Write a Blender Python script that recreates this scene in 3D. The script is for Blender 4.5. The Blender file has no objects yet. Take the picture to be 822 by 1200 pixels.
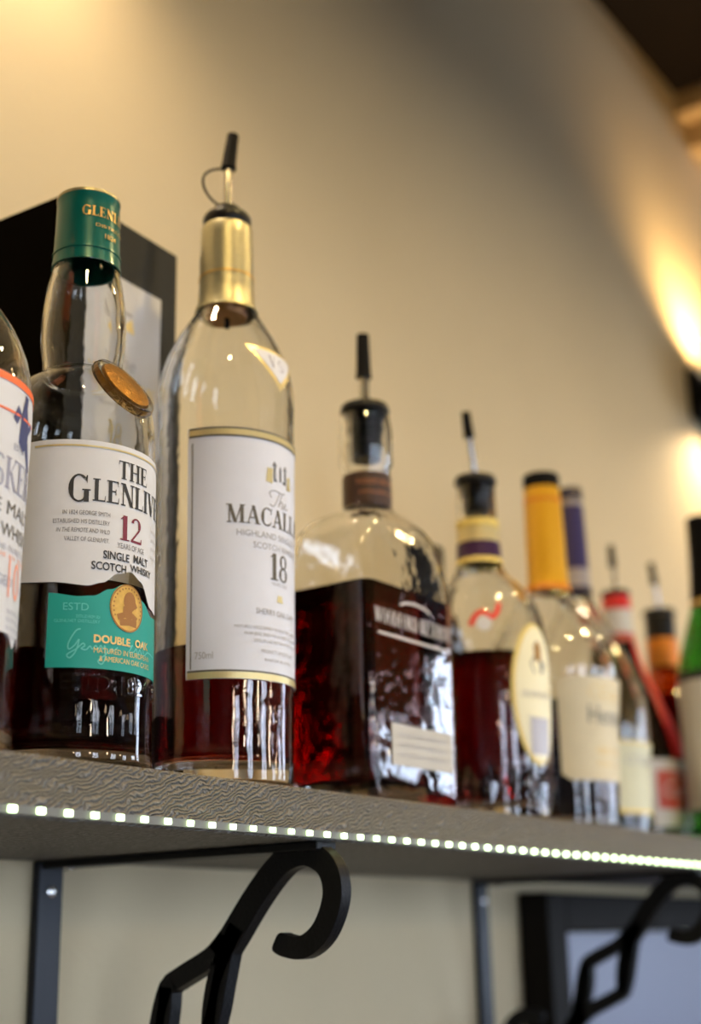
import bpy, math, random
from mathutils import Vector, Matrix
random.seed(4)
PI = math.pi
sc = bpy.context.scene
COL = sc.collection
CAMZ = 1.51            # lens height above the floor
ZT = CAMZ + 0.0712     # top of the shelf

# ------------------------------------------------------------------ materials
def _m(name):
    m = bpy.data.materials.new(name); m.use_nodes = True
    nt = m.node_tree
    return m, nt, nt.nodes['Principled BSDF']
def P(b, **k):
    for a, v in k.items():
        b.inputs[a.replace('_', ' ')].default_value = v
def rgb(r, g, b): # sRGB 0-255 -> linear
    f = lambda c: (c/255/12.92) if c/255 <= .04045 else ((c/255+.055)/1.055)**2.4
    return (f(r), f(g), f(b), 1)
def plain(name, col, rough=.5, metal=0., noise=0., scale=40., bump=0., bscale=200., spec=.5, coat=0.):
    m, nt, b = _m(name)
    P(b, Base_Color=col, Roughness=rough, Metallic=metal)
    b.inputs['Specular IOR Level'].default_value = spec
    b.inputs['Coat Weight'].default_value = coat
    tc = nt.nodes.new('ShaderNodeTexCoord')
    if noise:
        n = nt.nodes.new('ShaderNodeTexNoise'); n.inputs['Scale'].default_value = scale; n.inputs['Detail'].default_value = 4
        mx = nt.nodes.new('ShaderNodeMix'); mx.data_type = 'RGBA'; mx.blend_type = 'MULTIPLY'
        cr = nt.nodes.new('ShaderNodeValToRGB'); lo = 1-noise
        cr.color_ramp.elements[0].position = .3; cr.color_ramp.elements[1].position = .7
        cr.color_ramp.elements[0].color = (lo, lo, lo, 1); cr.color_ramp.elements[1].color = (1, 1, 1, 1)
        mx.inputs[0].default_value = 1; mx.inputs[6].default_value = col
        nt.links.new(tc.outputs['Object'], n.inputs['Vector']); nt.links.new(n.outputs[0], cr.inputs[0])
        nt.links.new(cr.outputs[0], mx.inputs[7]); nt.links.new(mx.outputs[2], b.inputs['Base Color'])
    if bump:
        n2 = nt.nodes.new('ShaderNodeTexNoise'); n2.inputs['Scale'].default_value = bscale; n2.inputs['Detail'].default_value = 3
        bp = nt.nodes.new('ShaderNodeBump'); bp.inputs['Strength'].default_value = bump; bp.inputs['Distance'].default_value = .002
        nt.links.new(tc.outputs['Object'], n2.inputs['Vector']); nt.links.new(n2.outputs[0], bp.inputs['Height'])
        nt.links.new(bp.outputs[0], b.inputs['Normal'])
    return m
def glass(name, col, ior=1.5, rough=0., wavy=0.):
    m, nt, b = _m(name)
    P(b, Base_Color=col, Roughness=rough, IOR=ior); b.inputs['Transmission Weight'].default_value = 1
    if wavy:   # slightly uneven moulded glass
        tc = nt.nodes.new('ShaderNodeTexCoord'); n = nt.nodes.new('ShaderNodeTexNoise'); n.inputs['Scale'].default_value = 75; n.inputs['Detail'].default_value = 1.5
        bp = nt.nodes.new('ShaderNodeBump'); bp.inputs['Strength'].default_value = wavy; bp.inputs['Distance'].default_value = .002
        nt.links.new(tc.outputs['Object'], n.inputs['Vector']); nt.links.new(n.outputs[0], bp.inputs['Height']); nt.links.new(bp.outputs[0], b.inputs['Normal'])
    return m
def liquid(name, surf, absorb, density):
    m, nt, b = _m(name)
    P(b, Base_Color=surf, Roughness=0., IOR=1.36); b.inputs['Transmission Weight'].default_value = 1
    v = nt.nodes.new('ShaderNodeVolumeAbsorption'); v.inputs[0].default_value = absorb; v.inputs[1].default_value = density
    nt.links.new(v.outputs[0], nt.nodes['Material Output'].inputs['Volume'])
    return m
def emit(name, col, st):
    m, nt, b = _m(name)
    P(b, Base_Color=(.8, .8, .8, 1), Emission_Color=col, Emission_Strength=st)
    return m

M = {}
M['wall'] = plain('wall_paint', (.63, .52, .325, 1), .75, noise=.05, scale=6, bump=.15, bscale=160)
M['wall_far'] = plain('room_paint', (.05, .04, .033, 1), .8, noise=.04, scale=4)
M['ceil'] = plain('ceiling_dark', (.007, .004, .003, 1), .8, noise=.3, scale=8, spec=.1)
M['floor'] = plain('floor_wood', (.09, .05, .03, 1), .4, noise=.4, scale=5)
M['beam'] = plain('beam_wood', (.50, .36, .2, 1), .6, noise=.25, scale=9)
M['iron'] = plain('black_iron', (.005, .005, .006, 1), .5, noise=.2, scale=60, bump=.2, bscale=500, spec=.2)
M['ironplate'] = plain('painted_iron', (.008, .012, .020, 1), .42, bump=.1, bscale=500, spec=.3)
M['black'] = plain('black_plastic', (.005, .005, .006, 1), .6, spec=.08)
M['rubber'] = plain('black_rubber', (.008, .008, .009, 1), .36, spec=.3)
M['steel'] = plain('polished_steel', (.82, .81, .80, 1), .22, 1., noise=.08, scale=200)
M['glass'] = glass('clear_glass', (.985, .99, .98, 1), wavy=.14)
M['flask_glass'] = glass('moulded_flask_glass', (.985, .99, .98, 1), wavy=.26)
M['cork'] = plain('amber_cork', (.50, .20, .04, 1), .5, noise=.3, scale=200)
M['green_glass'] = glass('green_glass', (.05, .42, .02, 1))
M['amber_glass'] = glass('amber_glass', (.55, .16, .02, 1))
M['dark_glass'] = glass('dark_glass', (.10, .06, .03, 1))
M['whisky'] = liquid('dark_whisky', (1, .9, .8, 1), (.74, .22, .03, 1), 170)
M['sherry'] = liquid('sherry_whisky', (1, .85, .75, 1), (.78, .17, .02, 1), 190)
M['bourbon'] = liquid('red_bourbon', (1, .8, .75, 1), (.82, .05, .02, 1), 190)
M['cognac'] = liquid('dark_cognac', (1, .85, .75, 1), (.76, .16, .02, 1), 170)
M['paper'] = plain('label_paper', (.62, .62, .635, 1), .55, noise=.03, scale=120)
M['paper_cool'] = plain('label_paper_cool', (.67, .69, .77, 1), .5, noise=.02, scale=120)
M['cream'] = plain('cream_label', (.68, .60, .40, 1), .55, noise=.06, scale=80)
M['pale_green'] = plain('pale_green_label', (.60, .60, .42, 1), .55, noise=.05, scale=80)
M['yellow_cream'] = plain('yellow_cream_label', (.82, .76, .50, 1), .45)
M['cream_rim'] = plain('yellow_rim', (.75, .58, .16, 1), .4)
M['teal'] = plain('teal_foil', (.0, .13, .105, 1), .28, .15, noise=.1, scale=90, coat=.3)
M['teal_label'] = plain('teal_label', (.0, .29, .235, 1), .5)
M['teal_light'] = plain('teal_light_ink', (.10, .50, .44, 1), .5)
M['goldfoil'] = plain('gold_foil', (.54, .50, .32, 1), .34, .7, noise=.1, scale=300, bump=.15, bscale=900)
M['gold'] = plain('gold_ink', (.70, .47, .16, 1), .35, .6)
M['gold_pale'] = plain('pale_gold_ink', (.72, .60, .30, 1), .35, .5)
M['coin'] = plain('gold_coin', (.78, .46, .10, 1), .36, .6, noise=.25, scale=250)
M['coin_dark'] = plain('coin_relief', (.34, .15, .04, 1), .4, .5)
M['bronze'] = plain('bronze_seal', (.42, .20, .035, 1), .32, .75, noise=.4, scale=220, bump=.5, bscale=700)
M['ink'] = plain('black_ink', (.014, .014, .016, 1), .5)
M['ink_grey'] = plain('grey_ink', (.14, .14, .15, 1), .5)
M['ink_pale'] = plain('pale_grey_ink', (.38, .37, .38, 1), .5)
M['ink_bronze'] = plain('bronze_ink', (.12, .105, .08, 1), .4, .2)
M['maroon'] = plain('maroon_ink', (.17, .008, .03, 1), .5)
M['orange'] = plain('orange_ink', (.85, .16, .05, 1), .5)
M['peach'] = plain('peach_ink', (.85, .36, .24, 1), .5)
M['navy'] = plain('navy_ink', (.05, .06, .16, 1), .5)
M['navy_pale'] = plain('pale_navy_ink', (.30, .30, .38, 1), .5)
M['white_ink'] = plain('white_ink', (.62, .58, .54, 1), .5)
M['greylabel'] = plain('grey_label', (.50, .47, .40, 1), .5, noise=.1, scale=60)
M['brown'] = plain('brown_band', (.06, .03, .02, 1), .4)
M['copper'] = plain('copper_ink', (.60, .26, .13, 1), .35, .7)
M['purple'] = plain('purple_foil', (.045, .012, .06, 1), .35, .2)
M['violet'] = plain('violet_foil', (.045, .035, .13, 1), .35, .2)
M['violet_dark'] = plain('violet_dark_foil', (.02, .015, .05, 1), .35, .2)
M['yellowfoil'] = plain('yellow_foil', (.80, .42, .02, 1), .32, .3, coat=.3)
M['red'] = plain('red_foil', (.70, .025, .025, 1), .35)
M['redlabel'] = plain('red_label', (.55, .09, .06, 1), .5, noise=.1, scale=60)
M['orangeband'] = plain('orange_band', (.72, .23, .01, 1), .4)
M['silver'] = plain('silver_band', (.42, .38, .38, 1), .35, .4)
M['led'] = emit('led_lit', (.74, 1, .52, 1), 8)
M['tape'] = plain('led_tape', (.13, .13, .12, 1), .5)
M['bluepanel'] = plain('pale_blue_panel', (.27, .29, .38, 1), .45, noise=.06, scale=4)
M['darkframe'] = plain('dark_frame', (.012, .010, .008, 1), .6, spec=.1)
M['window'] = emit('daylit_pane', (.68, .80, 1, 1), 15)
M['winframe'] = plain('window_frame', (.5, .5, .48, 1), .5)
M['globe'] = emit('lit_globe', (1, .80, .52, 1), 45)
M['bulb'] = emit('lit_bulb', (1, .72, .36, 1), 20)

# woven black carton
m, nt, b = _m('woven_black_carton'); M['carton'] = m
P(b, Roughness=.6); b.inputs['Specular IOR Level'].default_value = .2
tc = nt.nodes.new('ShaderNodeTexCoord'); mp = nt.nodes.new('ShaderNodeMapping'); ck = nt.nodes.new('ShaderNodeTexChecker')
mp.inputs['Rotation'].default_value = (0, .5, 0)
ck.inputs['Scale'].default_value = 480; ck.inputs['Color1'].default_value = (.006, .006, .006, 1); ck.inputs['Color2'].default_value = (.040, .042, .040, 1)
nt.links.new(tc.outputs['Object'], mp.inputs[0]); nt.links.new(mp.outputs[0], ck.inputs[0]); nt.links.new(ck.outputs[0], b.inputs['Base Color'])
M['carton_side'] = plain('matt_black_carton', (.006, .005, .004, 1), .95, noise=.1, scale=60, spec=0.)

# shelf board: grey-brown, ridged grain
m, nt, b = _m('shelf_board'); M['shelf'] = m
P(b, Roughness=.6)
tc = nt.nodes.new('ShaderNodeTexCoord'); mp = nt.nodes.new('ShaderNodeMapping')
mp.inputs['Scale'].default_value = (300, 300, 420); mp.inputs['Rotation'].default_value = (0, .5, 0)
n1 = nt.nodes.new('ShaderNodeTexWave'); n1.bands_direction = 'Z'; n1.inputs['Scale'].default_value = .42; n1.inputs['Distortion'].default_value = 14; n1.inputs['Detail'].default_value = 3; n1.inputs['Detail Scale'].default_value = .9
cr = nt.nodes.new('ShaderNodeValToRGB')
cr.color_ramp.elements[0].position = .10; cr.color_ramp.elements[0].color = (.112, .104, .094, 1)
cr.color_ramp.elements[1].position = .90; cr.color_ramp.elements[1].color = (.185, .174, .158, 1)
bp = nt.nodes.new('ShaderNodeBump'); bp.inputs['Strength'].default_value = .8; bp.inputs['Distance'].default_value = .0016
nt.links.new(tc.outputs['Object'], mp.inputs[0]); nt.links.new(mp.outputs[0], n1.inputs['Vector'])
nt.links.new(n1.outputs[1], cr.inputs[0]); nt.links.new(cr.outputs[0], b.inputs['Base Color'])
nt.links.new(n1.outputs[1], bp.inputs['Height']); nt.links.new(bp.outputs[0], b.inputs['Normal'])

# ------------------------------------------------------------------ object helpers
def mesh_obj(name, verts, faces, mat, parent=None, smooth=False, angle=40, bevel=0., mats=None, fmat=None, recalc=False):
    me = bpy.data.meshes.new(name)
    me.from_pydata([tuple(v) for v in verts], [], faces)
    me.validate(); me.update()
    if recalc:
        import bmesh
        bm = bmesh.new(); bm.from_mesh(me); bmesh.ops.recalc_face_normals(bm, faces=bm.faces); bm.to_mesh(me); bm.free()
    for mm in (mats or [mat]): me.materials.append(mm)
    if fmat:
        for p_, i in zip(me.polygons, fmat): p_.material_index = i
    if smooth:
        me.polygons.foreach_set('use_smooth', [True]*len(me.polygons))
        me.set_sharp_from_angle(angle=math.radians(angle))
    o = bpy.data.objects.new(name, me); COL.objects.link(o)
    if parent is not None: o.parent = parent
    if bevel:
        bv = o.modifiers.new('bevel', 'BEVEL'); bv.width = bevel; bv.segments = 2; bv.limit_method = 'ANGLE'
    return o
def thing(name, label, cat, loc=(0, 0, 0), group=None):
    o = bpy.data.objects.new(name, None); COL.objects.link(o)
    o.location = loc; o.empty_display_size = .02
    o['label'] = label; o['category'] = cat
    if group: o['group'] = group
    return o
def structure(o): o['kind'] = 'structure'; return o
def box_geo(x0, x1, y0, y1, z0, z1):
    v = [(x, y, z) for z in (z0, z1) for y in (y0, y1) for x in (x0, x1)]
    f = [(0, 2, 3, 1), (4, 5, 7, 6), (0, 1, 5, 4), (2, 6, 7, 3), (0, 4, 6, 2), (1, 3, 7, 5)]
    return v, f
class G:   # geometry collector
    def __init__(s): s.v = []; s.f = []
    def add(s, v, f):
        n = len(s.v); s.v += [tuple(p) for p in v]; s.f += [tuple(i+n for i in q) for q in f]
    def box(s, *a): s.add(*box_geo(*a))
    def obj(s, name, mat, parent=None, **k): return mesh_obj(name, s.v, s.f, mat, parent, **k)
def lathe_geo(prof, seg=72, cx=0., cy=0.):
    v = []; f = []; rows = []
    for r, z in prof:
        if r < 1e-6:
            rows.append([len(v)]); v.append((cx, cy, z))
        else:
            rows.append(list(range(len(v), len(v)+seg)))
            v += [(cx+r*math.cos(2*PI*i/seg), cy+r*math.sin(2*PI*i/seg), z) for i in range(seg)]
    for a, b in zip(rows, rows[1:]):
        for i in range(seg):
            j = (i+1) % seg
            if len(a) == 1 and len(b) == 1: continue
            if len(a) == 1: f.append((a[0], b[j], b[i]))
            elif len(b) == 1: f.append((a[i], a[j], b[0]))
            else: f.append((a[i], a[j], b[j], b[i]))
    return v, f
MM = .001
def lathe(name, prof, mat, parent, seg=72, angle=40):
    v, f = lathe_geo([(r*MM, z*MM) for r, z in prof], seg)
    return mesh_obj(name, v, f, mat, parent, smooth=True, angle=angle)
def interp(tab):
    t = sorted(tab, key=lambda q: q[1])
    def R(z):
        if z <= t[0][1]: return t[0][0]
        for (r0, z0), (r1, z1) in zip(t, t[1:]):
            if z <= z1: return r0+(r1-r0)*(z-z0)/(z1-z0+1e-9)
        return t[-1][0]
    return R
def smooth_prof(pts, n=6):
    out = []
    for i in range(len(pts)-1):
        p0 = pts[max(i-1, 0)]; p1 = pts[i]; p2 = pts[i+1]; p3 = pts[min(i+2, len(pts)-1)]
        for k in range(n):
            t = k/n
            # monotone-ish Hermite in z
            dz = p2[1]-p1[1]
            m1 = (p2[0]-p0[0])/((p2[1]-p0[1]) or 1)*dz; m2 = (p3[0]-p1[0])/((p3[1]-p1[1]) or 1)*dz
            lim = abs(p2[0]-p1[0])*3
            m1 = max(-lim, min(lim, m1)); m2 = max(-lim, min(lim, m2))
            h = (2*t**3-3*t*t+1)*p1[0]+(t**3-2*t*t+t)*m1+(-2*t**3+3*t*t)*p2[0]+(t**3-t*t)*m2
            out.append((h, p1[1]+dz*t))
    out.append(pts[-1]); return out
def tube_geo(path, rad, seg=14):
    v = []; f = []; n = len(path); path = [Vector(p) for p in path]
    rads = rad if isinstance(rad, (list, tuple)) else [rad]*n
    up = Vector((0.31, 0.95, 0.02)); 
    for i, p in enumerate(path):
        t = (path[min(i+1, n-1)]-path[max(i-1, 0)]).normalized()
        a = t.cross(up).normalized(); b = a.cross(t)
        for k in range(seg):
            c = 2*PI*k/seg; v.append(p+(a*math.cos(c)+b*math.sin(c))*rads[i])
    for i in range(n-1):
        for k in range(seg):
            j = (k+1) % seg; f.append((i*seg+k, i*seg+j, (i+1)*seg+j, (i+1)*seg+k))
    f.append(tuple(range(seg))[::-1]); f.append(tuple((n-1)*seg+k for k in range(seg)))
    return v, f
def bez(p, n=10):
    p = [Vector(q) for q in p]; out = []
    for i in range(n+1):
        t = i/n; q = p[:]
        while len(q) > 1: q = [a.lerp(b, t) for a, b in zip(q, q[1:])]
        out.append(q[0])
    return out

# ------------------------------------------------------------------ lettering
_cache = {}
def sans(txt, bold=0.):
    if (txt, bold) in _cache: return _cache[(txt, bold)]
    cu = bpy.data.curves.new('tmp', 'FONT'); cu.body = txt; cu.size = 1; cu.resolution_u = 3; cu.offset = bold
    ob = bpy.data.objects.new('tmp', cu); COL.objects.link(ob)
    dg = bpy.context.evaluated_depsgraph_get(); dg.update()
    me = bpy.data.meshes.new_from_object(ob.evaluated_get(dg))
    v = [(p.co.x, p.co.y) for p in me.vertices]; f = [tuple(p.vertices) for p in me.polygons]
    bpy.data.objects.remove(ob); bpy.data.curves.remove(cu); bpy.data.meshes.remove(me)
    x0 = min(p[0] for p in v); x1 = max(p[0] for p in v); h = max(p[1] for p in v)
    r = ([((p[0]-x0)/h, p[1]/h) for p in v], f, (x1-x0)/h); _cache[(txt, bold)] = r
    return r
TK, TN, SF = .19, .065, .055
def bar(x0, y0, x1, y1, w):           # stroke of horizontal width w when steep, else vertical thickness
    if abs(y1-y0) >= abs(x1-x0)*.3: return [(x0-w/2, y0), (x0+w/2, y0), (x1+w/2, y1), (x1-w/2, y1)]
    return [(x0, y0-w/2), (x1, y1-w/2), (x1, y1+w/2), (x0, y0+w/2)]
def ser(x, y, w=.3):
    y0 = y if y < .5 else y-SF
    return [(x-w/2, y0), (x+w/2, y0), (x+w/2, y0+SF), (x-w/2, y0+SF)]
def arc(cx, cy, rx, ry, a0, a1, tk=TK, tn=TN, n=16):
    out = []
    for i in range(n):
        q = []
        for a, sgn in ((a0+(a1-a0)*i/n, 1), (a0+(a1-a0)*(i+1)/n, 1)):
            c, s = math.cos(math.radians(a)), math.sin(math.radians(a))
            w = tn+(tk-tn)*c*c
            q.append(((cx+rx*c, cy+ry*s), (cx+(rx-w)*c, cy+(ry-min(w, tn*1.3))*s if abs(c) < .5 else cy+(ry-tn)*s)))
        out.append([q[0][0], q[1][0], q[1][1], q[0][1]])
    return out
def stem(x, t=TK): return [bar(x, 0, x, 1, t), ser(x, 0, t+.18), ser(x, 1, t+.18)]
GL = {
 'I': (.40, stem(.20)),
 'L': (.70, stem(.20)+[[(.2, 0), (.64, 0), (.64, TN), (.2, TN)], [(.59, 0), (.64, 0), (.66, .26), (.63, .26)]]),
 'T': (.76, [bar(.38, 0, .38, 1, TK), ser(.38, 0, .36), [(.03, 1-TN), (.73, 1-TN), (.73, 1), (.03, 1)], [(.03, 1), (.08, 1), (.04, .76), (.01, .76)], [(.68, 1), (.73, 1), (.75, .76), (.72, .76)]]),
 'H': (.92, stem(.20)+stem(.72)+[[(.2, .48), (.72, .48), (.72, .48+TN), (.2, .48+TN)]]),
 'E': (.74, stem(.20)+[[(.2, 0), (.66, 0), (.66, TN), (.2, TN)], [(.2, 1-TN), (.63, 1-TN), (.63, 1), (.2, 1)], [(.2, .49), (.5, .49), (.5, .49+TN), (.2, .49+TN)],
        [(.61, 0), (.66, 0), (.68, .26), (.65, .26)], [(.58, 1), (.63, 1), (.64, .76), (.61, .76)], [(.47, .38), (.51, .38), (.51, .64), (.47, .64)]]),
 'F': (.70, stem(.20)+[[(.2, 1-TN), (.63, 1-TN), (.63, 1), (.2, 1)], [(.2, .49), (.5, .49), (.5, .49+TN), (.2, .49+TN)], [(.58, 1), (.63, 1), (.64, .76), (.61, .76)]]),
 'N': (.90, [bar(.18, 0, .18, 1, TN), ser(.18, 0, .28), ser(.16, 1, .26), bar(.2, 1, .72, 0, TK*1.1), bar(.74, 0, .74, 1, TN), ser(.74, 1, .28)]),
 'V': (.84, [bar(.15, 1, .43, 0, TK), bar(.68, 1, .43, 0, TN), ser(.15, 1, .32), ser(.68, 1, .28)]),
 'A': (.86, [bar(.42, 1, .13, 0, TN), bar(.42, 1, .70, 0, TK), ser(.13, 0, .28), ser(.70, 0, .34), [(.24, .3), (.6, .3), (.6, .3+TN), (.24, .3+TN)]]),
 'M': (1.1, [bar(.2, 0, .2, 1, TN), ser(.2, 0, .28), ser(.17, 1, .3), bar(.22, 1, .53, 0, TK), bar(.86, 1, .53, 0, TN), bar(.89, 0, .89, 1, TK), ser(.89, 0, .34), ser(.91, 1, .3)]),
 'C': (.79, arc(.44, .5, .39, .51, 50, 310)+[bar(.70, .66, .74, 1, .05), bar(.73, .14, .69, .24, .05)]),
 'G': (.92, arc(.44, .5, .39, .51, 50, 318)+[bar(.72, .02, .72, .42, TK), ser(.72, .42, .32), [(.66, .84), (.75, .68), (.76, .96), (.72, .98)]]),
 'O': (.90, arc(.45, .5, .40, .51, 0, 360, n=24)),
 'K': (.90, stem(.20)+[bar(.74, 1, .27, .42, TN), bar(.38, .56, .76, 0, TK), ser(.74, 1, .26), ser(.78, 0, .3)]),
 'R': (.88, stem(.20)+arc(.38, .74, .30, .26, -90, 90)+[[(.2, 1-TN), (.4, 1-TN), (.4, 1), (.2, 1)], [(.2, .48), (.4, .48), (.4, .48+TN), (.2, .48+TN)], bar(.42, .5, .74, 0, TK), ser(.78, 0, .26)]),
 'S': (.68, arc(.34, .74, .27, .27, 30, 270, .14)+arc(.34, .27, .28, .28, -150, 90, .14)),
 'W': (1.2, [bar(.15, 1, .38, 0, TK), bar(.60, 1, .38, 0, TN), bar(.60, 1, .83, 0, TK), bar(1.05, 1, .83, 0, TN), ser(.15, 1, .3), ser(.6, 1, .26), ser(1.05, 1, .26)]),
 'D': (.92, stem(.20)+arc(.36, .5, .48, .5, -90, 90)+[[(.2, 1-TN), (.37, 1-TN), (.37, 1), (.2, 1)], [(.2, 0), (.37, 0), (.37, TN), (.2, TN)]]),
 '1': (.46, [bar(.24, 0, .24, 1, TK), ser(.24, 0, .4), [(.05, .82), (.24, .93), (.24, 1), (.05, .87)]]),
 '8': (.66, arc(.32, .74, .23, .26, 0, 360, .12, n=20)+arc(.32, .26, .28, .27, 0, 360, .14, n=20)),
 '2': (.66, arc(.32, .72, .26, .28, -35, 165, .14)+[bar(.5, .56, .1, .07, .1), [(.06, 0), (.6, 0), (.6, .1), (.06, .1)], bar(.59, 0, .61, .22, .05)]),
 '0': (.62, arc(.31, .5, .27, .51, 0, 360, .13, n=24)),
}
def serif(txt):
    v = []; f = []; x = 0
    for ch in txt:
        if ch == ' ': x += .4; continue
        w, polys = GL[ch]
        for p in polys:
            n = len(v); v += [(x+q[0], q[1]) for q in p]; f.append(tuple(range(n, n+len(p))))
        x += w
    return v, f, x
def ital(g, k=.25): return [(x+k*y, y) for x, y in g[0]], g[1], g[2]
def put(coll, g, c, z, h, fit=None, align='c', xs=1.):
    """place glyphs (unit height) in mm on the label plane: c = anchor x, z = baseline"""
    v, f, w = g; sx = (fit/w) if fit else h*xs
    W = w*sx; off = {'c': -W/2, 'l': 0, 'r': -W}[align]
    coll.add([(c+off+p[0]*sx, z+p[1]*h) for p in v], f)
def poly2(coll, pts): coll.add(pts, [tuple(range(len(pts)))])
def stroke2(coll, pts, w):
    n = len(pts); L = []
    for i in range(n):
        a = pts[max(i-1, 0)]; b = pts[min(i+1, n-1)]; dx, dy = b[0]-a[0], b[1]-a[1]; d = math.hypot(dx, dy) or 1
        L.append((( -dy/d*w/2), dx/d*w/2))
    v = [(p[0]+o[0], p[1]+o[1]) for p, o in zip(pts, L)]+[(p[0]-o[0], p[1]-o[1]) for p, o in zip(pts, L)]
    coll.add(v, [(i, i+1, n+i+1, n+i) for i in range(n-1)])
def disc2(coll, cx, cz, rx, rz, n=32, a0=0, a1=360):
    coll.add([(cx, cz)]+[(cx+rx*math.cos(math.radians(a0+(a1-a0)*i/n)), cz+rz*math.sin(math.radians(a0+(a1-a0)*i/n))) for i in range(n+1)], [(0, i+1, i+2) for i in range(n)])
def ring2(coll, cx, cz, rx, rz, w, n=36):
    stroke2(coll, [(cx+rx*math.cos(2*PI*i/n), cz+rz*math.sin(2*PI*i/n)) for i in range(n+1)], w)
def oval(coll, cx, cz, rx, rz, nr=10, n=40):
    coll.add([(cx, cz)]+[(cx+rx*k/nr*math.cos(2*PI*i/n), cz+rz*k/nr*math.sin(2*PI*i/n)) for k in range(1, nr+1) for i in range(n)],
             [(0, 1+i, 1+(i+1) % n) for i in range(n)]+[(1+k*n+i, 1+(k+1)*n+i, 1+(k+1)*n+(i+1) % n, 1+k*n+(i+1) % n) for k in range(nr-1) for i in range(n)])
def cr_pts(pts, n=8):
    out = []
    for i in range(len(pts)-1):
        p0, p1, p2, p3 = pts[max(i-1, 0)], pts[i], pts[i+1], pts[min(i+2, len(pts)-1)]
        for k in range(n):
            t = k/n
            out.append(tuple(.5*((2*b_)+(-a_+c_)*t+(2*a_-5*b_+4*c_-d_)*t*t+(-a_+3*b_-3*c_+d_)*t**3) for a_, b_, c_, d_ in zip(p0, p1, p2, p3)))
    out.append(pts[-1]); return out
class Wrap:     # flat mm (s,z) -> skin of a round bottle facing -Y
    def __init__(s, R, R0, turn=0.): s.R = R; s.R0 = R0; s.t = math.radians(turn)
    def at(s, x, z, off):
        a = x/s.R0+s.t; r = s.R(z)+off
        return (r*math.sin(a)*MM, -r*math.cos(a)*MM, z*MM)
    def obj(s, name, coll, mat, parent, off):
        return mesh_obj(name, [s.at(p[0], p[1], off) for p in coll.v], coll.f, mat, parent)
    def patch(s, name, a0, a1, lo, hi, mat, parent, off, n=40, m=10):
        v = []; f = []
        for i in range(n+1):
            a = a0+(a1-a0)*i/n
            l = lo(a) if callable(lo) else lo; h = hi(a) if callable(hi) else hi
            for k in range(m+1): v.append(s.at(math.radians(a)*s.R0, l+(h-l)*k/m, off))
        for i in range(n):
            for k in range(m):
                q = i*(m+1)+k; f.append((q, q+m+1, q+m+2, q+1))
        return mesh_obj(name, v, f, mat, parent, smooth=True)
def table(pts):
    def fn(x):
        if x <= pts[0][0]: return pts[0][1]
        for (x0, y0), (x1, y1) in zip(pts, pts[1:]):
            if x <= x1:
                t = (x-x0)/(x1-x0); t = t*t*(3-2*t); return y0+(y1-y0)*t
        return pts[-1][1]
    return fn

# ------------------------------------------------------------------ bottle building
def glass_round(parent, sil, mat=None, wall=2.4, base=8., lip=None, name='glass_body', punt=4.):
    """sil: (r,z) from just above the heel up to the mouth"""
    S = smooth_prof(sil); r0 = sil[0][0]
    outer = [(0, punt), (r0*.5, punt*.8), (r0*.74, .9), (r0*.8, 0), (r0-2.5, 0), (r0-.8, .8), (r0-.1, 2.4)]+S
    R = interp(S)
    ztop = S[-1][1]
    inner = []
    for r, z in reversed(S):
        if z > base+6: inner.append((max(r-wall, 2.), z))
    ri = inner[-1][0]
    inner += [(ri-.4, base+3), (ri-2.5, base+.8), (ri-6, base), (ri*.5, base+punt*.4), (0, base+punt*.5)]
    o = lathe(name, outer+[(S[-1][0]-.6, ztop+.6), (inner[0][0]+.6, ztop+.6)]+inner, mat or M['glass'], parent, angle=60)
    return o, R, interp([(r, z) for r, z in inner if r > 2.])
def liquid_round(parent, Ri, level, mat, base=8., punt=4.):
    e = .3; r0 = Ri(base+6)
    prof = [(0, base+punt*.5-e), (r0*.5, base+punt*.4-e), (r0-6+e, base-e), (r0-2.5+e, base+.8-e), (r0-.4+e, base+3)]
    z = base+6
    while z < level-2: prof.append((Ri(z)+e, z)); z += 4
    prof += [(Ri(level)+e, level), (Ri(level)-2, level-.4), (0, level-.5)]
    return lathe('liquid', prof, mat, parent, angle=50)
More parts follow.
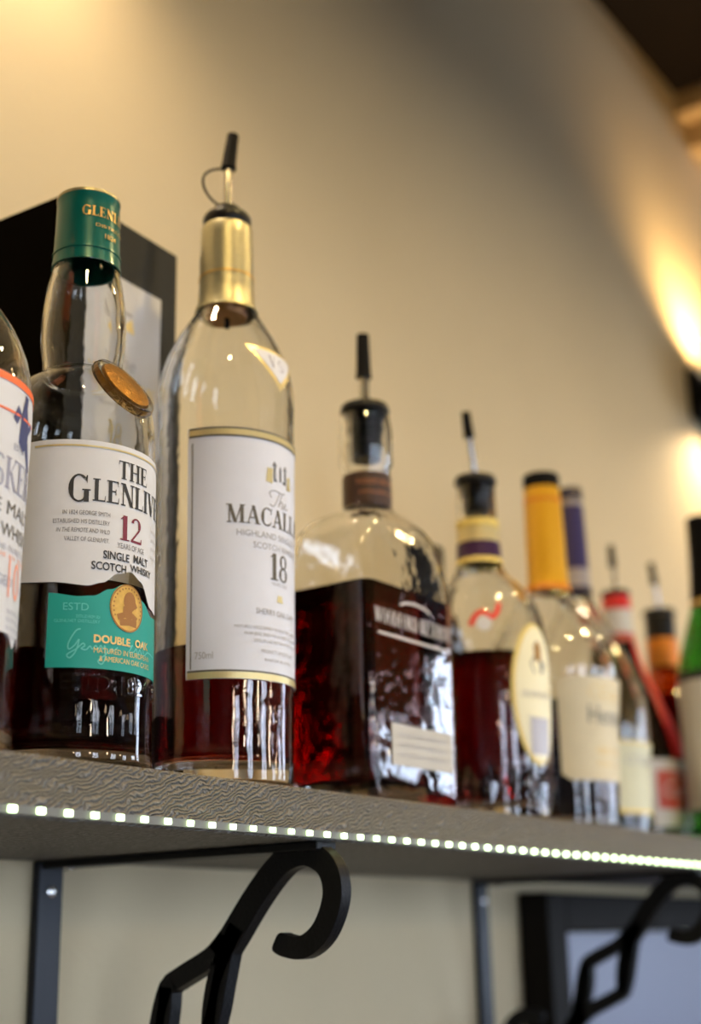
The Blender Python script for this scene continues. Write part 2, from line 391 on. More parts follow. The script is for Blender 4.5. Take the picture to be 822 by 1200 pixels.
def pourer(parent, z, lean=(0, 0), r=12., tip=30., length=58., flange=True, plug=0., tube=2.3, strap=False, curve=0.):
    """free-pour spout; z (mm) = mouth; lean = sideways reach of the spout tip (mm)"""
    if flange:
        prof = [(0, z-2), (r*.75, z-2), (r*.93, z-1), (r, z+1.6), (r*1.01, z+4.6), (r*.93, z+6.6), (r*.58, z+7.2), (r*.56, z+11.4), (r*.46, z+12.6), (0, z+12.6)]
        zt = z+13
    else:
        prof = [(0, z), (r, z), (r*1.02, z+1.5), (r*.95, z+5), (r*.6, z+6.2), (0, z+6.4)]; zt = z+6
    if plug: prof = [(0, z-plug), (r*.62, z-plug), (r*.70, z-plug*.66), (r*.62, z-plug*.64), (r*.74, z-plug*.33), (r*.66, z-plug*.31), (r*.78, z-1)]+prof[1:]
    st = lathe('pourer', prof, M['rubber'], parent, seg=48)
    base = Vector((0, 0, zt-1)); end = Vector((lean[0], lean[1], zt+length)); mid = Vector((lean[0]*curve, lean[1]*curve, zt+length*.42))
    path = [p*MM for p in bez([base, base.lerp(mid, .6)+Vector((0, 0, 2)), mid, end], 14)]
    k = int(15*(1-tip/length))
    g = G(); g.add(*tube_geo(path[:k+2], tube*MM)); g.obj('spout', M['steel'], st, smooth=True)
    g = G(); n = len(path[k:]); g.add(*tube_geo(path[k:], [(tube+1.9)*MM]+[(tube+1.6-.9*i/n)*MM for i in range(1, n)])); g.obj('tip_cap', M['black'], st, smooth=True, angle=50)
    if strap:
        p = path[k]
        pts = bez([p+Vector((-.002, 0, -.001)), p+Vector((-.011, .003, -.004)), Vector((-.0230, .006, (zt+16)*MM)), Vector((-.0180, .004, (zt+2)*MM)), Vector((-.009, .002, (zt-2)*MM)), Vector((-.003, 0, (zt-1)*MM))], 16)
        g = G(); g.add(*tube_geo(pts, .0007, 8)); g.obj('strap', M['black'], st, smooth=True)
    return st
def band(name, parent, prof, mat): return lathe(name, prof, mat, parent, seg=64)
def shell(R, z0, z1, off=.5, n=8, closed_top=False, closed_bottom=True):
    p = [(R(z0)-.6, z0)]
    p += [(R(z0+(z1-z0)*i/n)+off, z0+(z1-z0)*i/n) for i in range(n+1)]
    p += [(R(z1)-.6, z1)]
    return p
def bottle(kind, label, x, y, group='open liquor bottles along the shelf'):
    return thing(kind, label, 'bottle', (x, y, ZT), group)

# ================================================================== SETTING
WY = .596
def wallbox(name, *a, mat='wall_far'):
    g = G(); g.box(*a); return structure(g.obj(name, M[mat]))
X0, X1, Y0, H = -2.6, 4.6, -3.4, CAMZ+1.177
wallbox('wall_back', X0, X1, WY, WY+.12, 0, H, mat='wall')
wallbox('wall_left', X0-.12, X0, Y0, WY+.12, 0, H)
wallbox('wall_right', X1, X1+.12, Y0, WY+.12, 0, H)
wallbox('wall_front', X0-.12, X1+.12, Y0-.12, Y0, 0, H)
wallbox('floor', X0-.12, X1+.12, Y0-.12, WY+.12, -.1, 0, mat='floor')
wallbox('ceiling', X0-.12, X1+.12, Y0-.12, WY+.12, H, H+.1, mat='ceil')
# windows on the wall behind the viewer
def window(n, xa, xb, za, zb, side=False):
    T = (lambda x0, x1, y0, y1, z0, z1: (X1-y1, X1-y0, x0, x1, z0, z1)) if side else (lambda x0, x1, y0, y1, z0, z1: (x0, x1, Y0+y0, Y0+y1, z0, z1))
    g = G(); t = .05
    for q in ((xa-t, xa, za-t, zb+t), (xb, xb+t, za-t, zb+t), (xa, xb, za-t, za), (xa, xb, zb, zb+t), ((xa+xb)/2-.03, (xa+xb)/2+.03, za, zb), (xa, xb, za+(zb-za)*.62-.03, za+(zb-za)*.62+.03)):
        g.box(*T(q[0], q[1], 0, .05, q[2], q[3]))
    w = structure(g.obj('window_%d' % n, M['winframe']))
    g = G(); g.box(*T(xa, xb, .002, .02, za, zb)); g.obj('pane', M['window'], w)
for i, (xa, xb) in enumerate([(-1.9, -1.35), (-.2, .35), (1.5, 2.05), (3.2, 3.75)]): window(i+1, xa, xb, .7, 2.2)
window(5, -2.9, -2.2, 1.3, 2.5, True); window(6, -1.7, -1.2, 1.3, 2.5, True)

# dark board-clad ceiling end and a pale beam where the wall light reaches it
b = thing('ceiling_beam', 'warm lit timber beam under the dark ceiling at the right edge', 'beam', (1.70, WY, CAMZ+1.10))
g = G(); g.box(0, .16, -2.2, -.001, .040, .0765); g.obj('upper_board', M['beam'], b, bevel=.002)
g = G(); g.box(.03, .19, -2.2, -.001, -.004, .040); g.obj('lower_board', M['beam'], b, bevel=.002)

# unseen bulkhead added behind the viewer to shade the upper wall from the windows
wallbox('shade_bulkhead_1', X0, 2.3, -.75, -.62, CAMZ+.36, H)

# framed pale panel under the shelf
p = thing('framed_panel', 'pale blue panel in a dark frame on the wall below the shelf', 'panel', (1.488, WY, CAMZ-.45))
g = G(); g.box(-.40, -.365, -.03, -.0005, 0, .488); g.box(.365, .40, -.03, -.0005, 0, .488); g.box(-.365, .365, -.03, -.0005, .455, .488); g.box(-.365, .365, -.03, -.0005, 0, .035)
g.obj('frame', M['darkframe'], p, bevel=.002)
g = G(); g.box(-.364, .364, -.016, -.001, .036, .454); g.obj('panel_face', M['bluepanel'], p)

# ================================================================== SHELF
SB = ZT-.0240          # underside
sh = thing('wall_shelf', 'long grey-brown textured wooden shelf board fixed to the tan wall', 'shelf', (.9, .5, SB))
g = G(); N = 160; xs = [-1.15+2.75*i/N for i in range(N+1)]
def edge(x): return .0006*math.sin(37*x)+.0004*math.sin(91*x+1)
v = []; f = []
for x in xs:
    e = edge(x+.9)
    v += [(x, -.1+e, .0012), (x, -.0985+e, 0), (x, .0955, 0), (x, .0955, .0240), (x, -.0985, .0240), (x, -.1+e*.6, .0228)]
for i in range(N):
    for k in range(6):
        a = i*6+k; bq = i*6+(k+1) % 6; f.append((a, bq, bq+6, a+6))
f.append(tuple(range(6))[::-1]); f.append(tuple(N*6+k for k in range(6)))
mesh_obj('board', v, f, M['shelf'], sh)
# LED strip on the lower front edge
led = thing('led_strip', 'string of lit white lights along the front edge of the shelf', 'light strip', (.30, .3990, CAMZ+.0497))
g = G(); g.box(-.6, 1.30, -.0016, 0, -.0017, .0017); g.obj('tape', M['tape'], led)
proto = None
for i in range(62):
    x = .3458-.30+.01392*(i-2)
    if proto is None:
        g = G(); g.box(-.0015, .0015, -.0030, -.0017, -.0011, .0011)
        proto = g.obj('diode', M['led'], led); o = proto
    else:
        o = proto.copy(); COL.objects.link(o); o.parent = led
    o.location = (x, 0, 0)

# ================================================================== BRACKETS
def bar_yz(coll, pts, ws, hx=.004, tip=False):
    n = len(pts); A = []
    for i in range(n):
        a = pts[max(i-1, 0)]; c = pts[min(i+1, n-1)]; dx, dz = c[0]-a[0], c[1]-a[1]; d = math.hypot(dx, dz) or 1
        w = ws if not isinstance(ws, (list, tuple)) else ws[0]+(ws[1]-ws[0])*i/(n-1)
        if tip and i < 4: w *= (.35, .72, .9, .98)[i]
        A.append((-dz/d*w/2, dx/d*w/2))
    v = []
    for (y, z), o in zip(pts, A):
        v += [(-hx, y+o[0], z+o[1]), (hx, y+o[0], z+o[1]), (hx, y-o[0], z-o[1]), (-hx, y-o[0], z-o[1])]
    f = []
    for i in range(n-1):
        for k in range(4):
            a = i*4+k; c = i*4+(k+1) % 4; f.append((a, c, c+4, a+4))
    f += [(3, 2, 1, 0), tuple((n-1)*4+k for k in range(4))]
    coll.add(v, f)
def bracket(x, label):
    t = thing('shelf_bracket', label, 'bracket', (x, WY, SB), 'scrolled iron brackets under the shelf')
    dy, dz = -WY, CAMZ-SB     # camera-height coordinates -> local
    g = G(); g.box(-.009, .009, -.0065, -.0008, -.25, -.0004); g.obj('wall_plate', M['ironplate'], t, bevel=.001)
    g = G(); g.box(-.008, .008, -.196, -.0064, -.0045, -.0004); g.obj('arm', M['iron'], t, bevel=.0008)
    g = G()
    hook = cr_pts([(.4290, .0022), (.4235, -.0005), (.4120, -.0012), (.4010, .0065), (.3945, .0215), (.3975, .0345), (.4085, .0415), (.4200, .0405), (.4300, .0345), (.4430, .0215), (.4570, .0045), (.4655, -.0050)])
    right = cr_pts([(.4530, .0090), (.4605, -.0030), (.4670, -.0160), (.4700, -.0290), (.4707, -.0400)])
    left = cr_pts([(.4600, .0035), (.4700, -.0050), (.4850, -.0120), (.4965, -.0172)])+[(.4995, -.0200)]+cr_pts([(.5012, -.0240), (.5035, -.0310), (.5062, -.0420), (.5098, -.0560)])
    mir = lambda L: [(.97-y+.0, -.059-z) for y, z in L]
    for L, w in ((hook, (.0100, .0135)), (right, (.0100, .0090)), (left, (.0100, .0095))):
        for q in (L, mir(L)): bar_yz(g, [(a+dy, b_+dz) for a, b_ in q], w, tip=L is hook)
    g.obj('scroll', M['iron'], t, bevel=.0012, recalc=True)
    pm = None
    for (yy, zz, ax) in ((-.0065, -.0165, 'y'), (-.0065, -.215, 'y'), (-.020, -.0045, 'z'), (-.186, -.0045, 'z')):
        if pm is None:
            vv, ff = lathe_geo([(0, 0), (.0036, 0), (.0034, .0009), (.002, .0017), (.0006, .0018), (0, .0012)], 20)
            pm = mesh_obj('screw', vv, ff, M['steel'], t, smooth=True); o = pm
        else:
            o = pm.copy(); COL.objects.link(o); o.parent = t
        o.location = (0, yy, zz); o.rotation_euler = (PI/2, 0, 0) if ax == 'y' else (PI, 0, 0)
    return t
bracket(.5445, 'black scrolled iron bracket under the shelf, nearest, below the gold-capped bottle')
bracket(1.020, 'black scrolled iron bracket farther along, in front of the dark framed panel')

# ================================================================== WALL LIGHTS
def sconce(x, z, label, en):
    t = thing('wall_light', label, 'wall light', (x, WY, CAMZ+z))
    y = -.058
    vv, ff = lathe_geo([(.034, -.042), (.036, -.042), (.036, .042), (.034, .042), (.034, .012), (.034, -.012), (.034, -.042)], 40, 0, y)
    mesh_obj('shade', vv, ff, M['darkframe'], t, smooth=True)
    g = G(); g.box(-.012, .012, y+.0345, -.008, -.012, .012); g.box(-.03, .03, -.009, -.0005, -.035, .035); g.obj('mount', M['darkframe'], t, bevel=.002)
    for s in (1, -1):
        vv, ff = lathe_geo([(0, 0), (.014, 0), (.016, s*.012), (.010, s*.02), (0, s*.023)], 24, 0, y)
        mesh_obj('bulb', [(a, b_, c+s*.006) for a, b_, c in vv], ff, M['bulb'], t, smooth=True)
        L = bpy.data.lights.new('wall_light_beam', 'SPOT'); L.energy = en[0] if s > 0 else en[1]; L.color = (1, .66, .30) if s > 0 else (1, .76, .48)
        L.spot_size = math.radians(150); L.spot_blend = .8; L.shadow_soft_size = .014
        lo = bpy.data.objects.new('wall_light_beam', L); COL.objects.link(lo)
        lo.location = (x, WY+y, CAMZ+z+s*.032)
        lo.rotation_euler = (PI, 0, 0) if s > 0 else (0, 0, 0)
    return t
sconce(1.660, .682, 'dark cylinder wall light with warm beams at the right edge', (9, 4))
sconce(.44, .80, 'dark cylinder wall light high on the wall at the left', (8, 7.5))

# unseen ceiling lamps added for warm fill on the wall
def fill_downlight(x):
    t = thing('fill_lamp', 'small round fill lamp added in the ceiling, out of view', 'fill lamp', (x, -.22, H), 'added warm fill lamps in the ceiling')
    vv, ff = lathe_geo([(.045, -.001), (.056, -.001), (.054, -.006), (.045, -.004), (.040, -.001)], 32); mesh_obj('trim_ring', vv, ff, M['steel'], t, smooth=True)
    vv, ff = lathe_geo([(0, -.0025), (.040, -.0025), (.040, -.0005), (0, -.0005)], 32); mesh_obj('lens', vv, ff, M['bulb'], t)
    L = bpy.data.lights.new('fill_lamp_beam', 'SPOT'); L.energy = 37; L.color = (1, .71, .29)
    L.spot_size = math.radians(150); L.spot_blend = 1; L.shadow_soft_size = .035
    lo = bpy.data.objects.new('fill_lamp_beam', L); COL.objects.link(lo); lo.location = (x, -.22, H-.02)
for x in (-.1, .65, 1.4, 2.15): fill_downlight(x)

# hanging globe lamps added behind the viewer for warm glints on the glass
def glint_pendant(x):
    t = thing('glint_lamp', 'small hanging globe added out of view for glints on the bottles', 'glint lamp', (x, -1.7, CAMZ+.42), 'added globe lamps for glints on the bottles')
    vv, ff = lathe_geo([(0, -.045), (.022, -.040), (.038, -.024), (.044, 0), (.038, .024), (.022, .042), (.014, .055), (0, .055)], 28); mesh_obj('globe', vv, ff, M['globe'], t, smooth=True)
    vv, ff = lathe_geo([(0, .05), (.018, .05), (.018, .09), (.006, .10), (0, .10)], 24); mesh_obj('socket', vv, ff, M['iron'], t, smooth=True)
    g = G(); g.add(*tube_geo([(0, 0, .095), (0, 0, 1.177-.42)], .003, 8)); g.obj('cord', M['iron'], t)
for x in (-1.0, -.1, .8, 1.75, 2.6, 3.4): glint_pendant(x)

# ================================================================== BOTTLES
# --- A : orange lined label, cut by the left edge
t = bottle('whisky_bottle', 'clear whisky bottle with orange-edged white label, cut by the left edge', .325, .44)
sil = [(42.6, 4), (42.2, 30), (42.3, 60), (43.2, 110), (43.8, 140), (43.2, 152), (41, 163), (36, 175), (28.5, 187), (21, 199), (16.5, 212), (15, 235), (14.5, 262), (14.8, 275)]
_, R, Ri = glass_round(t, sil)
liquid_round(t, Ri, 52, M['whisky'])
lathe('foil_cap', shell(R, 228, 276)[:-1]+[(15.2, 284), (14, 286), (0, 286)], M['orange'], t)
W = Wrap(R, 43.5, 26)
lab = W.patch('label', -85, 36, table([(-85, 44), (0, 44), (6, 39), (14, 45), (22, 40), (36, 48)]), 147, M['paper'], t, .35)
c = G(); stroke2(c, [(s, 145.2) for s in range(-62, 28, 4)], 3.2)
stroke2(c, [(s, 132+.02*s) for s in range(-30, 14, 3)], 1.0)
W.obj('orange_border', c, M['orange'], lab, .6)
c = G(); put(c, serif('TALISKER'), -15, 100, 13, fit=58)
W.obj('name_lettering', c, M['navy_pale'], lab, .6)
c = G(); put(c, sans('SINGLE MALT'), -13, 90, 5.5, fit=58); put(c, sans('SCOTCH WHISKY'), -13, 81, 5.5, fit=62)
W.obj('lettering', c, M['ink_bronze'], lab, .6)
c = G(); put(c, sans('FROM THE OLDEST DISTILLERY'), 2, 76, 2, fit=54); put(c, sans('AGED'), -8, 62, 4); put(c, sans('YEARS'), 13, 62, 2.5);
W.obj('small_lettering', c, M['navy_pale'], lab, .6)
c = G(); put(c, sans('ESTD'), -2, 117, 2.6); W.obj('date_lettering', c, M['navy_pale'], lab, .6)
c = G()
for k in range(4): put(c, sans('ISLE OF SKYE SINGLE MALT'), 8, 52-3.2*k, 1.6, fit=22)
W.obj('side_lettering', c, M['navy_pale'], lab, .6)
c = G(); put(c, sans('10'), 2, 58, 15, fit=11); put(c, sans('MADE BY THE SEA'), 2, 73, 1.6, fit=46)
W.obj('age_figure', c, M['peach'], lab, .6)
c = G()   # blue rampant beast
beast = G(); c = beast; poly2(c, [(11, 121), (15, 118), (19, 121), (20, 129), (17, 138), (14, 139), (12, 132)])
poly2(c, [(6, 130), (9, 128), (12, 133), (9, 136)]); poly2(c, [(17, 120), (23, 112), (25, 113), (20, 124)])
poly2(c, [(14, 138), (17, 137), (18, 142), (15, 142.5)]); poly2(c, [(19, 126), (24, 131), (23, 133), (18, 129)])
c.v = [(x-14, z) for x, z in c.v]
W.obj('beast_emblem', c, M['navy'], lab, .65)

# --- B : teal capped bottle
t = bottle('whisky_bottle', 'teal-capped clear whisky bottle with white label over a teal label', .412, .44)
sil = [(36.3, 4), (36, 12), (35.6, 60), (35.2, 110), (34.6, 150), (33.8, 160), (32.0, 168), (27.6, 175.5), (21.5, 180), (18.4, 182.5), (18.6, 188), (19.6, 197), (19.9, 206), (19.2, 218), (17.4, 230), (15.6, 239), (14.8, 255), (14.4, 272)]
_, R, Ri = glass_round(t, sil, base=7, punt=6)
liquid_round(t, Ri, 78, M['whisky'], base=7, punt=6)
cap = lathe('foil_cap', shell(R, 237.5, 272, .6)[:-1]+[(15.2, 272.6), (15.1, 274.6), (13.8, 275.4), (0, 275.4)], M['teal'], t)
lathe('cap_rim', [(14.2, 273.4), (15.35, 273.6), (15.3, 275.0), (14.0, 275.9), (12.5, 275.9), (12.5, 275.2)], M['goldfoil'], cap)
lathe('tear_band', [(15.6, 243.5), (16.3, 243.6), (16.2, 244.8), (15.5, 244.9)], M['teal'], cap)
Wc = Wrap(R, 15.2)
c = G(); put(c, serif('GLENLIVET'), 2, 260, 5.2, fit=33); put(c, sans('DISTILLERY'), 2, 254.5, 1.6, fit=20); put(c, sans('1824'), 0, 249, 2.6)
Wc.obj('cap_lettering', c, M['gold'], cap, 1.1)
W = Wrap(R, 36)
wave = table([(-90, 76.5), (-60, 75.5), (-34, 74.2), (-24, 76), (-12, 81), (-1, 82.8), (9, 80), (24, 70), (36, 69), (90, 76)])
lab = W.patch('white_label', -88, 88, wave, 139.3, M['paper'], t, .35, n=72)
c = G(); stroke2(c, [(s, 136.6) for s in range(-47, 50, 3)], .9)
W.obj('gold_line', c, M['gold_pale'], lab, .6)
c = G(); put(c, serif('THE'), .5, 123.8, 8.4, fit=18.5); put(c, serif('G'), -31.5, 110.8, 12.6, fit=10.6, align='l'); put(c, serif('LENLIVET'), -20.6, 111.8, 10.2, fit=52, align='l')
W.obj('name_lettering', c, M['ink'], lab, .6)
c = G(); put(c, serif('12'), -.8, 96.2, 11.2, fit=13.6)
W.obj('age_figure', c, M['maroon'], lab, .6)
c = G(); put(c, sans('YEARS OF AGE'), -.4, 92.4, 2.4, fit=16); W.obj('age_lettering', c, M['ink_grey'], lab, .6)
c = G()
for k, q in enumerate(('IN 1824 GEORGE SMITH', 'ESTABLISHED HIS DISTILLERY', 'IN THE REMOTE AND WILD', 'VALLEY OF GLENLIVET.')):
    put(c, ital(sans(q), .2) if k == 2 else sans(q), -12.4, 105.2-3.9*k, 1.9, fit=(20.5, 24.5, 23, 19.5)[k], align='r')
W.obj('small_lettering', c, M['ink_grey'], lab, .6)
c = G()
for k in range(4): put(c, sans('MATURED IN OAK'), 14.5, 104-3.9*k, 1.6, fit=10, align='l')
W.obj('side_lettering', c, M['ink_pale'], lab, .6)
c = G(); put(c, sans('SINGLE', .02), -15, 86.8, 3.5, fit=13, align='l'); put(c, sans('MALT', .02), .6, 87.4, 3.5, fit=10.5, align='l')
put(c, sans('SCOTCH', .02), -20, 81.6, 3.5, fit=16.4, align='l'); put(c, sans('WHISKY', .02), -1.4, 83.2, 3.0, fit=16, align='l')
W.obj('bold_lettering', c, M['ink'], lab, .6)
gtop = table([(-59.5, 70.8), (-40, 69.4), (-30, 70), (-18, 73.6), (-7, 76.6), (2, 76.4), (12, 71.5), (26, 66.5), (59.5, 69)])
lab2 = W.patch('teal_label', -59.5, 59.5, 39.2, gtop, M['teal_label'], t, .35, n=60)
c = G(); put(c, sans('ESTD'), -31, 63.4, 3.1, fit=10.5, align='l'); put(c, sans('DISTILLED FROM 1824'), -15.5, 60.2, 1.3, fit=10, align='r'); put(c, sans('GLENLIVET DISTILLERY'), -15.5, 58.2, 1.3, fit=19, align='r')
W.obj('teal_lettering', c, M['teal_light'], lab2, .6)
c = G()
for q in (cr_pts([(-23.5, 55.5), (-25.5, 54.5), (-28.2, 49.5), (-28.0, 46.8), (-25.8, 48.4), (-24.0, 51), (-25.2, 46), (-27.5, 43.2), (-28.6, 44.6), (-25, 47), (-22.4, 49.4), (-21.6, 48.4), (-23, 47.2), (-21, 46.8), (-19.4, 48.4), (-18.4, 47.2), (-17, 48.8), (-16, 47.4), (-14.8, 49), (-13.8, 47.4), (-13, 49), (-12.8, 44), (-14.2, 41.2), (-15.8, 42.4), (-13, 45), (-10, 48), (-9, 47.4), (-7, 49)], 6),
          cr_pts([(-1, 53.5), (-3, 52), (-1, 50), (1, 51), (-1, 47.8), (2, 48.4), (3.4, 50), (4.6, 47.8), (6, 50), (7.4, 48), (9, 54), (9.4, 48.2), (13, 50), (20, 49)], 6)):
    stroke2(c, q, .55)
W.obj('signature', c, M['teal_light'], lab2, .55)
c = G(); put(c, sans('DOUBLE', .03), -18, 50.2, 3.3, fit=17.5, align='l'); put(c, sans('OAK', .03), 2.4, 50.6, 3.3, fit=10, align='l'); put(c, sans('MATURED IN EUROPEAN'), -17.8, 45.8, 2.2, fit=31, align='l'); put(c, sans('& AMERICAN OAK CASKS'), -15.4, 42.4, 2.2, fit=29, align='l')
W.obj('gold_lettering', c, M['gold'], lab2, .75)
c = G(); oval(c, -2, 66.6, 9.3, 10.4)
coin = W.obj('gold_coin', c, M['coin'], lab2, .6)
coin = coin
c = G(); oval(c, -1.2, 69.4, 3.4, 4.4, 4, 20); stroke2(c, [(-2.2, 67), (-2.6, 62)], 5); stroke2(c, [(-7.6, 62), (-4, 63.4), (0, 63.6), (3, 62)], 2.6); stroke2(c, [(-6.4, 60), (-1.5, 60.6), (3, 60.2)], 3); poly2(c, [(1.4, 71), (3.4, 67.8), (1.6, 66.4)])
W.obj('coin_portrait', c, M['coin_dark'], lab2, .75)
c = G()
ring2(c, -2, 66.6, 8.9, 10.0, .5)
for k in range(28):
    a = 2*PI*k/28
    if math.sin(a) > -.5: disc2(c, -2+7.6*math.cos(a), 66.6+8.6*math.sin(a), .45, .45, 6)
W.obj('coin_rim', c, M['coin_dark'], lab2, .8)
# embossed letters in the foot and a bronze seal on the shoulder
c = G(); put(c, sans('ESTD 1824 EST'), 0, 30, 7, fit=62)
vv = [W.at(p[0], p[1], .2) for p in c.v]+[W.at(p[0], p[1], .75) for p in c.v]
n = len(c.v); ff = [tuple(i+n for i in q) for q in c.f]+[tuple(reversed(q)) for q in c.f]
es = {}
for q in c.f:
    for a, b_ in zip(q, q[1:]+q[:1]): es[(a, b_)] = 1
ff += [(a, b_, b_+n, a+n) for a, b_ in es if (b_, a) not in es]
mesh_obj('embossed_lettering', vv, ff, M['glass'], t)
def seal_disc(name, parent, rad, th, mat, pos, tilt, rim=None):
    vv, ff = lathe_geo([(0, 0), (rad, 0), (rad*1.02, th*.5), (rad*.97, th), (rad*.9, th*1.05), (0, th*1.15)], 40)
    o = mesh_obj(name, vv, ff, mat, parent, smooth=True)
    o.location = pos; o.rotation_euler = (math.radians(90-tilt), 0, math.radians(4))
    return o
sp = Vector((-.0012, -.0268, .1690))
seal_disc('seal_mount', t, .0170, .0036, M['glass'], sp, 33)
seal_disc('seal', t, .0134, .0042, M['bronze'], sp, 33)
# --- C : black gift box behind
bx = thing('gift_box', 'tall black woven-pattern gift box with white label behind the teal-capped bottle', 'box', (.4425, .4865, ZT))
bx.rotation_euler = (0, 0, math.radians(3))
g = G(); g.box(0, .0885, 0, .085, .0, .313)
o = g.obj('carton', M['carton_side'], bx, bevel=.0008)
o.data.materials.append(M['carton'])
for p_ in o.data.polygons:
    if p_.normal.y < -.9: p_.material_index = 1
g = G(); g.box(.0145, .0740, -.0006, 0, .04, .2785); lb = g.obj('label', M['paper'], bx)
def flat_text(coll, parent, name, mat, yy):
    return mesh_obj(name, [(p[0]*MM, yy, p[1]*MM) for p in coll.v], coll.f, mat, parent)
c = G(); put(c, serif('MACALLAN'), 44, 212, 9, fit=52); put(c, serif('18'), 44, 180, 14)
flat_text(c, lb, 'lettering', M['gold_pale'], -.0009)
c = G(); poly2(c, [(38, 258), (41.5, 258), (41.5, 264), (39.5, 266), (38, 264)]); poly2(c, [(41.5, 258), (50, 258), (50, 260), (41.5, 260)]); flat_text(c, lb, 'crest', M['ink_pale'], -.0009)
c = G(); put(c, ital(sans('The')), 44, 226, 8); put(c, sans('HIGHLAND SINGLE MALT SCOTCH WHISKY'), 44, 203, 3, fit=44)
flat_text(c, lb, 'small_lettering', M['ink_pale'], -.0009)
c = G(); poly2(c, [(41, 250), (52, 248), (50, 257)]); flat_text(c, lb, 'crest_gold', M['gold_pale'], -.0009)

# --- D : gold capped bottle with pourer
t = bottle('whisky_bottle', 'clear whisky bottle with gold neck foil, pourer and large white label marked 18', .5153, .44)
sil = [(34.2, 4), (34.2, 20), (34.8, 60), (35, 97), (35.4, 150), (36, 190), (36.2, 203), (35.6, 210), (34, 218), (31.5, 226), (27, 236), (21.5, 245.5), (16.4, 254.5), (14.4, 262), (14, 285), (13.6, 305)]
_, R, Ri = glass_round(t, sil, base=12, punt=3)
liquid_round(t, Ri, 67, M['sherry'], base=12, punt=3)
foil = lathe('neck_foil', shell(R, 254, 304.5, .7)[:-1]+[(13.8, 305.6), (12, 306), (12, 305)], M['goldfoil'], t)
lathe('foil_seam', [(14.4, 273.6), (15.15, 273.8), (15.1, 274.9), (14.4, 275)], M['gold'], foil)
pourer(t, 307, lean=(3.5, -1), r=13.2, tip=16, length=47, strap=True, curve=-.15, tube=2.5)
lathe('stopper_plug', [(0, 251), (10.6, 251), (11.3, 252), (11.3, 300), (0, 300)], M['cork'], t, seg=40)
g = G(); g.add(*tube_geo([(0, 0, .305), (.0005, 0, .246)], .0013, 10)); g.obj('air_tube', M['black'], t)
W = Wrap(R, 35.3)
lab = W.patch('label', -81, 81, 49.2, 176, M['paper_cool'], t, .35, n=60, m=14)
c = G()
for z in (175.4, 171.4, 53.0): stroke2(c, [(s, z) for s in range(-49, 50, 2)], .9)
stroke2(c, [(-47.2, z) for z in range(54, 171, 6)], .55); stroke2(c, [(47.2, z) for z in range(54, 171, 6)], .55)
W.obj('border', c, M['ink_bronze'], lab, .6)
for z, wd in ((173.4, 3.0), (50.9, 3.2)):
    c = G(); stroke2(c, [(s, z) for s in range(-49, 50, 2)], wd); W.obj('gold_band', c, M['gold_pale'], lab, .6)
c = G(); put(c, serif('MACALLAN'), -30.4, 126.2, 9.4, fit=61, align='l'); put(c, serif('18'), 0, 99.4, 13.6, fit=14)
W.obj('name_lettering', c, M['ink_bronze'], lab, .6)
c = G()
for q in ([(-6, 141.5), (-7.4, 144), (-4, 145.6), (2, 145), (4, 146)], [(-.5, 145), (-2.6, 140), (-5, 137.2), (-7.2, 138)], [(1.6, 145), (-1.2, 137.6), (.6, 140.6), (2, 140.6), (1.4, 137.6), (3, 138), (4, 140), (5, 140.4), (4.6, 139), (3.6, 138.2), (5.4, 137.4), (7, 139)]):
    stroke2(c, cr_pts(q, 6), .55)
for k, (q, w) in enumerate((('HIGHLAND SINGLE MALT', 50), ('SCOTCH WHISKY', 33))): put(c, sans(q), 0, 119.8-5.6*k, 3.1, fit=w)
put(c, sans('YEARS OLD'), 0, 96.6, 1.7, fit=12); put(c, sans('SHERRY OAK CASKS'), 0, 81.4, 2.8, fit=30)
for k, (q, w) in enumerate((('MATURED EXCLUSIVELY IN SELECTED SHERRY OAK CASKS', 52), ('FROM JEREZ SPAIN FOR RICHNESS AND COMPLEXITY', 42), ('DISTILLED AND BOTTLED BY THE DISTILLERS', 32))): put(c, sans(q), 0, 73.8-3.2*k, 1.5, fit=w)
put(c, sans('PRODUCT OF SCOTLAND'), 0, 62.5, 1.6, fit=24); put(c, sans('EASTER ELCHIES'), 0, 58.6, 1.3, fit=20);
W.obj('small_lettering', c, M['ink_pale'], lab, .6)
c = G(); put(c, sans('750ml'), -40.5, 58.8, 3.4, fit=9); W.obj('volume_lettering', c, M['ink_pale'], lab, .6)
c = G()   # castle crest
for xx in (-4.6, -.4, 3.6): poly2(c, [(xx, 151), (xx+1.4, 151), (xx+1.4, 157.6), (xx+.7, 159.6), (xx, 157.6)])
poly2(c, [(-4.6, 150.4), (5, 150.4), (5, 152), (-4.6, 152)]); poly2(c, [(-5.6, 158.4), (-2.4, 158.4), (-4, 161.4)]); poly2(c, [(2.8, 158), (5.8, 158), (4.3, 160.8)])
W.obj('crest', c, M['ink_grey'], lab, .6)
c = G(); poly2(c, [(-9.6, 149.6), (-5.4, 149), (-5.2, 157), (-8.6, 157)]); W.obj('crest_gold', c, M['gold_pale'], lab, .6)
c = G(); poly2(c, [(6, 148), (10, 148.6), (9.4, 156), (6.2, 155.4)])
W.obj('crest_gold', c, M['gold_pale'], lab, .6)
c = G(); poly2(c, [(-2.4, 88.5), (2.4, 88.5), (1.6, 92), (-1.6, 92)]); W.obj('small_crest', c, M['gold_pale'], lab, .6)
Wt = Wrap(R, 30)
def tri(coll, x, zt, zb, n=10):
    v = []; f = []
    for k in range(n+1):
        u = k/n; z = zb+(zt-zb)*u
        for i in range(7): v.append((-x*u+2*x*u*i/6, z))
    for k in range(n):
        for i in range(6): q = k*7+i; f.append((q, q+1, q+8, q+7))
    coll.add(v, f)
c = G(); tri(c, 17.5, 223.5, 200); sl = Wt.obj('shoulder_seal', c, M['gold_pale'], t, .35)
